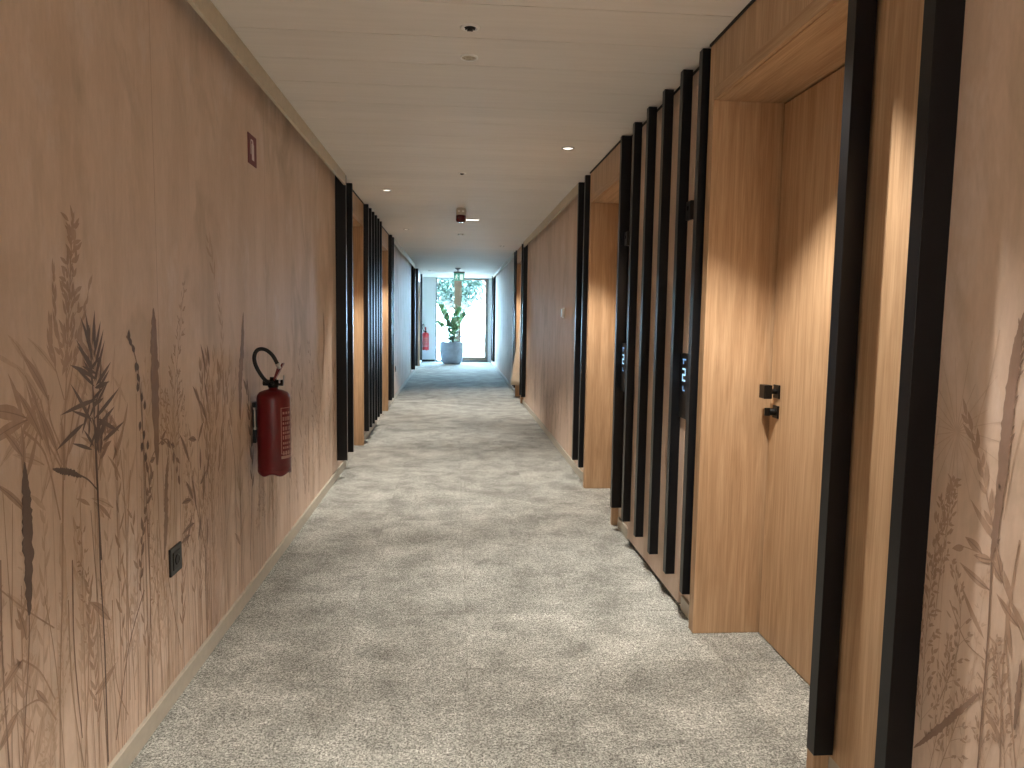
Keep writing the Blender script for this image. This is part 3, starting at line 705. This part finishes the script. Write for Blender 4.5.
def bar(b, xa, za, xb, zb, w_, y0=y0, y1=y1):
    d = Vector((xb - xa, 0, zb - za)); nrm = Vector((-d.z, 0, d.x)).normalized() * w_ / 2; A = Vector((xa, 0, za)); B = Vector((xb, 0, zb))
    q = [A + nrm, B + nrm, B - nrm, A - nrm]; fr = [b.verts.new((p.x, y0, p.z)) for p in q]; bk = [b.verts.new((p.x, y1, p.z)) for p in q]
    b.faces.new(fr)
    for i in range(4): b.faces.new((fr[i], fr[(i + 1) % 4], bk[(i + 1) % 4], bk[i]))
for seg in ((-.06, .03, -.075, -.015, .022), (-.075, -.015, -.04, -.04, .014), (-.04, -.04, -.05, -.075, .012), (-.075, -.015, -.10, -.06, .013), (-.055, .025, -.02, .0, .011), (-.06, .025, -.10, .01, .011)):
    bar(b, ex + seg[0], Z + seg[1], ex + seg[2], Z + seg[3], seg[4])
obj('pictogram', b, M['pictogram'], pn)

# ------------------------------------------------------------------ left wall fittings
e = empty('fire_sign', (XL, 3.86, 2.275), 'small dark red fire extinguisher sign high on the left wall', 'sign')
b = bmesh.new(); box(b, XL, XL + .004, 3.785, 3.935, 2.20, 2.35, 0, .001); pl = obj('plate', b, M['redsign'], e)
b = bmesh.new(); box(b, XL + .0042, XL + .0052, 3.845, 3.885, 2.225, 2.305, 0, .0004); box(b, XL + .0042, XL + .0052, 3.855, 3.875, 2.305, 2.318); box(b, XL + .0042, XL + .0052, 3.835, 3.87, 2.318, 2.326)
box(b, XL + .0042, XL + .0052, 3.826, 3.834, 2.25, 2.322)
obj('pictogram', b, M['signwhite'], e)

def socket(s, D, y, z, label, wd=.085, h=.105):
    e = empty('wall_socket', (s * D, y, z), label, 'socket')
    b = bmesh.new(); bx(b, s, D - .009, D, y - wd / 2, y + wd / 2, z - h / 2, z + h / 2, 0, .0025); obj('faceplate', b, M['plastic'], e)
    b = bmesh.new(); bx(b, s, D - .0115, D - .009, y - wd * .32, y + wd * .32, z - h * .32, z + h * .32, 0, .001)
    lathe(b, [(0.02, 0), (0.02, .002), (.017, .002)], -(D - .0115) if s < 0 else (D - .0135), y, 24, 0, 'x', z); obj('outlet', b, M['knob'], e)
socket(-1, -XL, 2.712, 0.528, 'black square wall socket low on the left mural, nearer than the extinguisher', .108)
socket(-1, -XL, 12.75, 0.51, 'small black socket low on the far left pale wall')

def extinguisher(cx, cy, z0, label, s=1.0, far=False, rot=0.0):
    e = empty('fire_extinguisher', (cx, cy, z0), label, 'fire extinguisher')
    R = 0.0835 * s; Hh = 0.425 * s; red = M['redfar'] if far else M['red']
    P = lambda x, y, z: (cx + x * s, cy + y * s, z0 + z * s)
    b = bmesh.new()
    lathe(b, [(0, .012 * s), (R * .8, .004 * s), (R * .93, 0), (R, .012 * s), (R, .03 * s), (R * .99, .034 * s), (R, .038 * s), (R, Hh * .90), (R * .965, Hh * .94), (R * .84, Hh * .975), (R * .55, Hh), (R * .28, Hh * 1.012), (R * .26, Hh * 1.05), (0, Hh * 1.05)], cx, cy, 48, 0, 'z', z0)
    obj('cylinder', b, red, e)
    b = bmesh.new(); lathe(b, [(R * .97, .016 * s), (R * 1.012, .012 * s), (R * 1.0, -.012 * s), (R * .9, -.018 * s), (R * .85, 0)], cx, cy, 48, 0, 'z', z0)
    for v in b.verts:
        if v.co.z < z0: v.co.z += .012 * s * (0.5 + 0.5 * math.cos(5 * math.atan2(v.co.y - cy, v.co.x - cx) + 1.2))
    obj('foot_ring', b, red, e)
    b = bmesh.new(); lathe(b, [(R * .30, Hh * 1.035), (R * .32, Hh * 1.045), (R * .32, Hh * 1.10), (R * .22, Hh * 1.115), (R * .2, Hh * 1.16), (0, Hh * 1.16)], cx, cy, 24, 0, 'z', z0)
    lathe(b, [(0.012 * s, 0), (.012 * s, -.045 * s), (.009 * s, -.05 * s), (0, -.05 * s)], cx, cy, 14, 0, 'y', z0 + Hh * 1.09)
    lathe(b, [(0.016 * s, -.05 * s), (.016 * s, .05 * s), (0, .05 * s)], cx, cy, 16, 0, 'x', z0 + Hh * 1.09)
    valve = obj('valve', b, M['knob'], e)
    b = bmesh.new()   # carrying handle and squeeze lever, rising outwards
    for (xa, za, xb, zb, w_) in ((0.0, .465, .052, .565, .034), (.004, .470, .032, .556, .030)):
        d = Vector((xb - xa, 0, zb - za)); n_ = Vector((-d.z, 0, d.x)).normalized() * .004
        q = [Vector((xa, 0, za)) + n_, Vector((xb, 0, zb)) + n_, Vector((xb, 0, zb)) - n_, Vector((xa, 0, za)) - n_]
        f1 = [b.verts.new(P(p.x, -w_ / 2, p.z)) for p in q]; f2 = [b.verts.new(P(p.x, w_ / 2, p.z)) for p in q]
        b.faces.new(f1); b.faces.new(f2[::-1])
        for i in range(4): b.faces.new((f1[i], f1[(i + 1) % 4], f2[(i + 1) % 4], f2[i]))
    obj('lever', b, red, e)
    b = bmesh.new(); tube(b, [P(.03, 0, .47), P(.052, 0, .475), P(.052, .012, .50)], .004 * s, 8); lathe(b, [(.012 * s, 0), (.012 * s, .004 * s), (0, .004 * s)], cx + .035 * s, cy - .02 * s, 14, 0, 'x', z0 + .475 * s); obj('safety_pin', b, M['chrome'], valve)
    # hose: leaves the valve towards the wall, loops over and its horn clips by the lever
    b = bmesh.new()
    path = spline([P(-.006, -.03, .462), P(-.032, -.06, .49), P(-.062, -.08, .55), P(-.072, -.08, .60), P(-.058, -.07, .635), P(-.026, -.055, .638), P(.008, -.045, .610), P(.032, -.04, .565)], 7)
    tube(b, path, .0098 * s, 12); obj('hose', b, M['rubber'], e)
    b = bmesh.new(); tube(b, [P(.032, -.04, .567), P(.034, -.038, .56), P(.040, -.03, .54)], [.0125 * s, .0125 * s, .008 * s], 12); obj('hose_collar', b, M['chrome'], e)
    if not far:
        # bracket on the wall, with its steel strap end
        b = bmesh.new(); box(b, XL + .0005, XL + .018, cy - .02, cy + .03, z0 + .15, z0 + .36, 0, .003); obj('wall_bracket', b, M['plastic'], e)
        b = bmesh.new(); box(b, cx - R - .006, cx - R + .002, cy - .045, cy - .035, z0 + .235, z0 + .33, 0, .001); tube(b, [(cx - R * .9, cy - .04, z0 + .335), (cx - R - .006, cy - .05, z0 + .335)], .006, 8)
        tube(b, [(cx - R * .9, cy - .04, z0 + .23), (cx - R - .006, cy - .05, z0 + .23)], .006, 8); obj('strap_clip', b, M['chrome'], e)
    # printed label facing the corridor, following the curve of the cylinder
    b = bmesh.new()
    def patch(a0, a1, za, zb, off=.0007):
        n_ = max(1, int(abs(a1 - a0) / 6)); prev = None
        for i in range(n_ + 1):
            a = math.radians(a0 + (a1 - a0) * i / n_); q = [b.verts.new((cx + (R + off * s) * math.cos(a), cy + (R + off * s) * math.sin(a), z0 + z_ * s)) for z_ in (za, zb)]
            if prev: b.faces.new((prev[0], q[0], q[1], prev[1]))
            prev = q
    A0, A1, za, zb = -52, 52, .10, .34
    patch(A0, A1, za, za + .003); patch(A0, A1, zb - .003, zb); patch(A0, A0 + 2.2, za, zb); patch(A1 - 2.2, A1, za, zb)
    random.seed(5); z_ = zb - .022
    while z_ > za + .012:
        hgt = random.choice((.006, .006, .012, .02)); a = A0 + 7
        while a < A1 - 9:
            wd = random.uniform(3, 9); patch(a, min(a + wd, A1 - 6), z_ - hgt, z_); a += wd + random.uniform(2, 5)
        z_ -= hgt + random.uniform(.006, .014)
    patch(A0, A1, .075, .09)
    obj('printed_label', b, M['print'], e)
    e.rotation_euler.z = rot
    return e
extinguisher(-0.936, 3.80, 0.628, 'red fire extinguisher with black hose hanging on the left mural wall')
ext2 = extinguisher(-0.92, YE - 0.10, 0.38, 'distant red fire extinguisher on the white end wall left of the window', 1.25, True, math.radians(-90))
b = bmesh.new(); box(b, -.94, -.90, YE - .02, YE, .6, .8); 
b.free()

# ------------------------------------------------------------------ right wall fittings
def room_display(y, label, glyphs):
    x1 = 1.133; e = empty('room_display', (x1, y, 1.12), label, 'display', 'black room displays between the slats')
    b = bmesh.new(); box(b, x1 - .012, XR, y - .062, y + .062, .965, 1.285, 0, .003); obj('housing', b, M['plastic'], e)
    xf = x1 - .0125
    for part in glyphs:
        b = bmesh.new()
        for (ya, za, w_, h_) in part: box(b, xf - .0006, xf, y + ya - w_ / 2, y + ya + w_ / 2, 1.12 + za - h_ / 2, 1.12 + za + h_ / 2)
        obj('lit_digit', b, M['digit'] if part is glyphs[1] else M['screen'], e)
# a 2 with a small mark above and below
two = [[(0, .135, .05, .008), (.012, .122, .01, .02)], [(0, .088, .046, .009), (-.0185, .073, .009, .023), (0, .060, .046, .009), (.0185, .046, .009, .023), (0, .032, .046, .009)], [(-.004, -.016, .032, .007), (.0085, -.004, .007, .018)]]
room_display(3.44, 'black room display with blue digits between the slats nearest the viewer', two)
room_display(4.722, 'black room display with blue digits beside the second right oak recess', two)
for y, lb in ((3.468, 'small black box high between the first and second of the six slats'), (4.748, 'small black box high between the fifth and sixth slats')):
    e = empty('door_sensor', (1.13, y, 1.975), lb, 'sensor box', 'small black boxes high between the slats')
    b = bmesh.new(); box(b, 1.118, XR, y - .034, y + .034, 1.93, 2.02, 0, .004); obj('housing', b, M['plastic'], e)
    b = bmesh.new(); lathe(b, [(.012, 0), (.012, -.004), (.008, -.007), (0, -.007)], 1.118, y, 16, 0, 'x', 1.985); obj('sensor_dome', b, M['knob'], e)
e = empty('wall_switch', (XR, 7.62, 1.5), 'small white switch on the right papered wall past the second door', 'switch')
b = bmesh.new(); box(b, XR - .012, XR, 7.575, 7.665, 1.445, 1.555, 0, .003); obj('faceplate', b, M['white'], e)
b = bmesh.new(); box(b, XR - .030, XR - .012, 7.59, 7.65, 1.455, 1.545, 0, .004); obj('rocker', b, M['white'], e)

# cream linen hanging in the far right recess
b = bmesh.new(); rows = []
for i in range(15):
    t = i / 14; z = 1.42 - 1.18 * t; r = 0.02 + 0.15 * t ** 1.3; row = []
    for k in range(24):
        a = 2 * math.pi * k / 24; rr = r * (1 + .10 * math.sin(5 * a + 2 * t)); row.append(b.verts.new((1.175 - 0.045 * t + rr * math.cos(a) * .8, 12.88 + rr * math.sin(a), z)))
    rows.append(row)
for a, c in zip(rows, rows[1:]):
    for i in range(24):
        f = b.faces.new((a[i], a[(i + 1) % 24], c[(i + 1) % 24], c[i])); f.smooth = True
b.faces.new(rows[0]); b.faces.new(rows[-1])
e = empty('laundry_bag', (1.15, 12.88, 0.24), 'cream cloth bag bulging out of the third right oak recess', 'bag')
obj('cloth', b, M['linen'], e)
b = bmesh.new(); tube(b, [(1.175, 12.88, 1.40), (1.19, 12.89, 1.47), (1.22, 12.94, 1.50), (1.25, 13.082, 1.50)], .006, 8); obj('cord', b, M['plastic'], e)

# ------------------------------------------------------------------ end window
e = empty('window_1', ((GX0 + GX1) / 2, YE, 0), 'tall glazed end of the corridor with fixed pane and glass door', None, None, 'structure')
b = bmesh.new()
box(b, GX0, GX0 + .04, YE - .01, YE + .07, 0, GZ1); box(b, GX1 - .05, GX1, YE - .01, YE + .07, 0, GZ1)
box(b, GX0, GX1, YE - .01, YE + .07, GZ1 - .03, GZ1); box(b, GX0, GX1, YE - .01, YE + .07, 0, .05)
obj('window_frame', b, M['steel'], e)
b = bmesh.new(); box(b, -0.03, 0.15, YE - .03, YE + .09, 0.0, GZ1, 0, .004); obj('mullion', b, M['tan'], e)
b = bmesh.new(); box(b, GX0 + .04, -0.03, YE + .03, YE + .042, .05, GZ1 - .03); obj('fixed_pane', b, M['glass'], e)
b = bmesh.new(); box(b, .15, .20, YE, YE + .06, .05, GZ1 - .03); box(b, GX1 - .10, GX1 - .05, YE, YE + .06, .05, GZ1 - .03); box(b, .20, GX1 - .10, YE, YE + .06, .05, .16); box(b, .20, GX1 - .10, YE, YE + .06, GZ1 - .06, GZ1 - .03)
dl = obj('glass_door', b, M['tan'], e)
b = bmesh.new(); box(b, .20, GX1 - .10, YE + .025, YE + .037, .16, GZ1 - .06); obj('door_pane', b, M['glass'], dl)
b = bmesh.new(); box(b, .165, .19, YE - .012, YE, .68, .90, 0, .002); tube(b, [(.178, YE - .01, .80), (.178, YE - .055, .80), (.35, YE - .055, .80)], .02, 10); obj('door_handle', b, M['plastic'], dl)

# ------------------------------------------------------------------ potted plant
px_, py_ = -0.09, 21.95
e = empty('potted_plant', (px_, py_, 0), 'big blue-grey planter with upright leafy plant before the end window', 'potted plant'); plant = e
b = bmesh.new(); lathe(b, [(0, 0.004), (.20, 0), (.235, .012), (.282, .07), (.306, .16), (.318, .30), (.322, .45), (.318, .60), (.312, .632), (.298, .632), (.286, .622), (.284, .56)], px_, py_, 48); obj('pot', b, M['pot'], e)
b = bmesh.new(); lathe(b, [(.286, .57), (.15, .585), (0, .58)], px_, py_, 32)
obj('soil', b, M['soil'], e)
random.seed(21)
def big_leaf(b, base, dirv, ln, wd, curl=0.25):
    d = Vector(dirv).normalized(); side = d.cross(Vector((0, 0, 1)))
    side = side.normalized() if side.length > .1 else Vector((1, 0, 0)); up = side.cross(d).normalized(); prev = None
    for i in range(8):
        t = i / 7; c = Vector(base) + d * ln * t - up * (curl * ln * t * t); h = wd * .5 * math.sin(math.pi * min(1, t * .96 + .02)) ** .75
        q = [b.verts.new(c - side * h + up * h * .25), b.verts.new(c), b.verts.new(c + side * h + up * h * .25)]
        if prev:
            for k in (0, 1):
                f = b.faces.new((prev[k], prev[k + 1], q[k + 1], q[k])); f.smooth = True
        prev = q
for (tx, ty, tz, n_) in ((-.33, -.02, 1.62, 26), (.20, .03, 1.55, 26), (-.16, .10, 1.36, 20), (.07, -.12, 1.22, 20), (.33, -.05, 1.34, 16), (-.40, .05, 1.15, 9), (.10, .15, 1.45, 18)):
    base = Vector((px_ + tx * .12, py_ + ty * .3, .57)); tip = Vector((px_ + tx, py_ + ty, tz)); midp = base.lerp(tip, .5) + Vector((-tx * .18, 0, .05))
    P = spline([base, midp, tip], 10); b = bmesh.new(); tube(b, P, [.013 - .008 * i / (len(P) - 1) for i in range(len(P))], 8); st = obj('stem', b, M['stem'], e)
    b = bmesh.new()
    for k in range(n_):
        t = .12 + .88 * k / (n_ - 1); p = P[min(len(P) - 1, int(t * (len(P) - 1)))]; a = k * 2.4 + random.uniform(-.4, .4)
        el = .35 + .5 * t
        big_leaf(b, p, (math.cos(a) * (1.15 - el), math.sin(a) * (1.15 - el), el), random.uniform(.17, .24), random.uniform(.11, .15), .3)
    obj('foliage', b, M['leaf'], st)

plant.scale = (1.1, 1.1, 1.05)

# ------------------------------------------------------------------ outside
bm = bmesh.new(); box(bm, -14, 14, YE + .2, YE + 40, -.14, -.02); struct('ground', bm, M['paving'], 'bright paving outside the end window')
def tree(x, y, h, r, label, n=1500, zc_=None, leaf_r=.16):
    e = empty('garden_tree', (x, y, -.02), label, 'tree', 'trees outside the end window')
    b = bmesh.new(); top = (zc_ or h * .7); P = spline([(x, y, -.02), (x + .05, y, top * .5), (x - .03, y + .05, top)], 8); tube(b, P, [.12 - .06 * i / (len(P) - 1) for i in range(len(P))], 10)
    for k in range(7):
        a = k * .9; z = top * (.55 + .06 * k); tube(b, spline([(x, y, z), (x + r * .4 * math.cos(a), y + r * .4 * math.sin(a), z + .35), (x + r * .8 * math.cos(a), y + r * .8 * math.sin(a), z + .5)], 4), .03, 6)
    obj('trunk', b, M['bark'], e)
    b = bmesh.new(); cl = [(random.uniform(-1, 1) * r * .75, random.uniform(-1, 1) * r * .7, random.uniform(-1, 1) * r * .6, random.uniform(.3, .55) * r) for _ in range(16)]
    for k in range(n):
        c = random.choice(cl); v = Vector((random.gauss(0, 1), random.gauss(0, 1), random.gauss(0, 1))).normalized() * c[3] * random.uniform(.6, 1.05)
        p = Vector((x + c[0] + v.x, y + c[1] + v.y, top + c[2] + v.z)); dv = Vector((random.gauss(0, 1), random.gauss(0, 1), random.gauss(0, .7))).normalized(); sd = dv.cross(Vector((random.random(), random.random(), 1))).normalized()
        L_ = leaf_r * random.uniform(.6, 1.2)
        b.faces.new([b.verts.new(p), b.verts.new(p + dv * L_ * .5 + sd * L_ * .28), b.verts.new(p + dv * L_), b.verts.new(p + dv * L_ * .5 - sd * L_ * .28)])
    obj('foliage', b, M['tree'], e)
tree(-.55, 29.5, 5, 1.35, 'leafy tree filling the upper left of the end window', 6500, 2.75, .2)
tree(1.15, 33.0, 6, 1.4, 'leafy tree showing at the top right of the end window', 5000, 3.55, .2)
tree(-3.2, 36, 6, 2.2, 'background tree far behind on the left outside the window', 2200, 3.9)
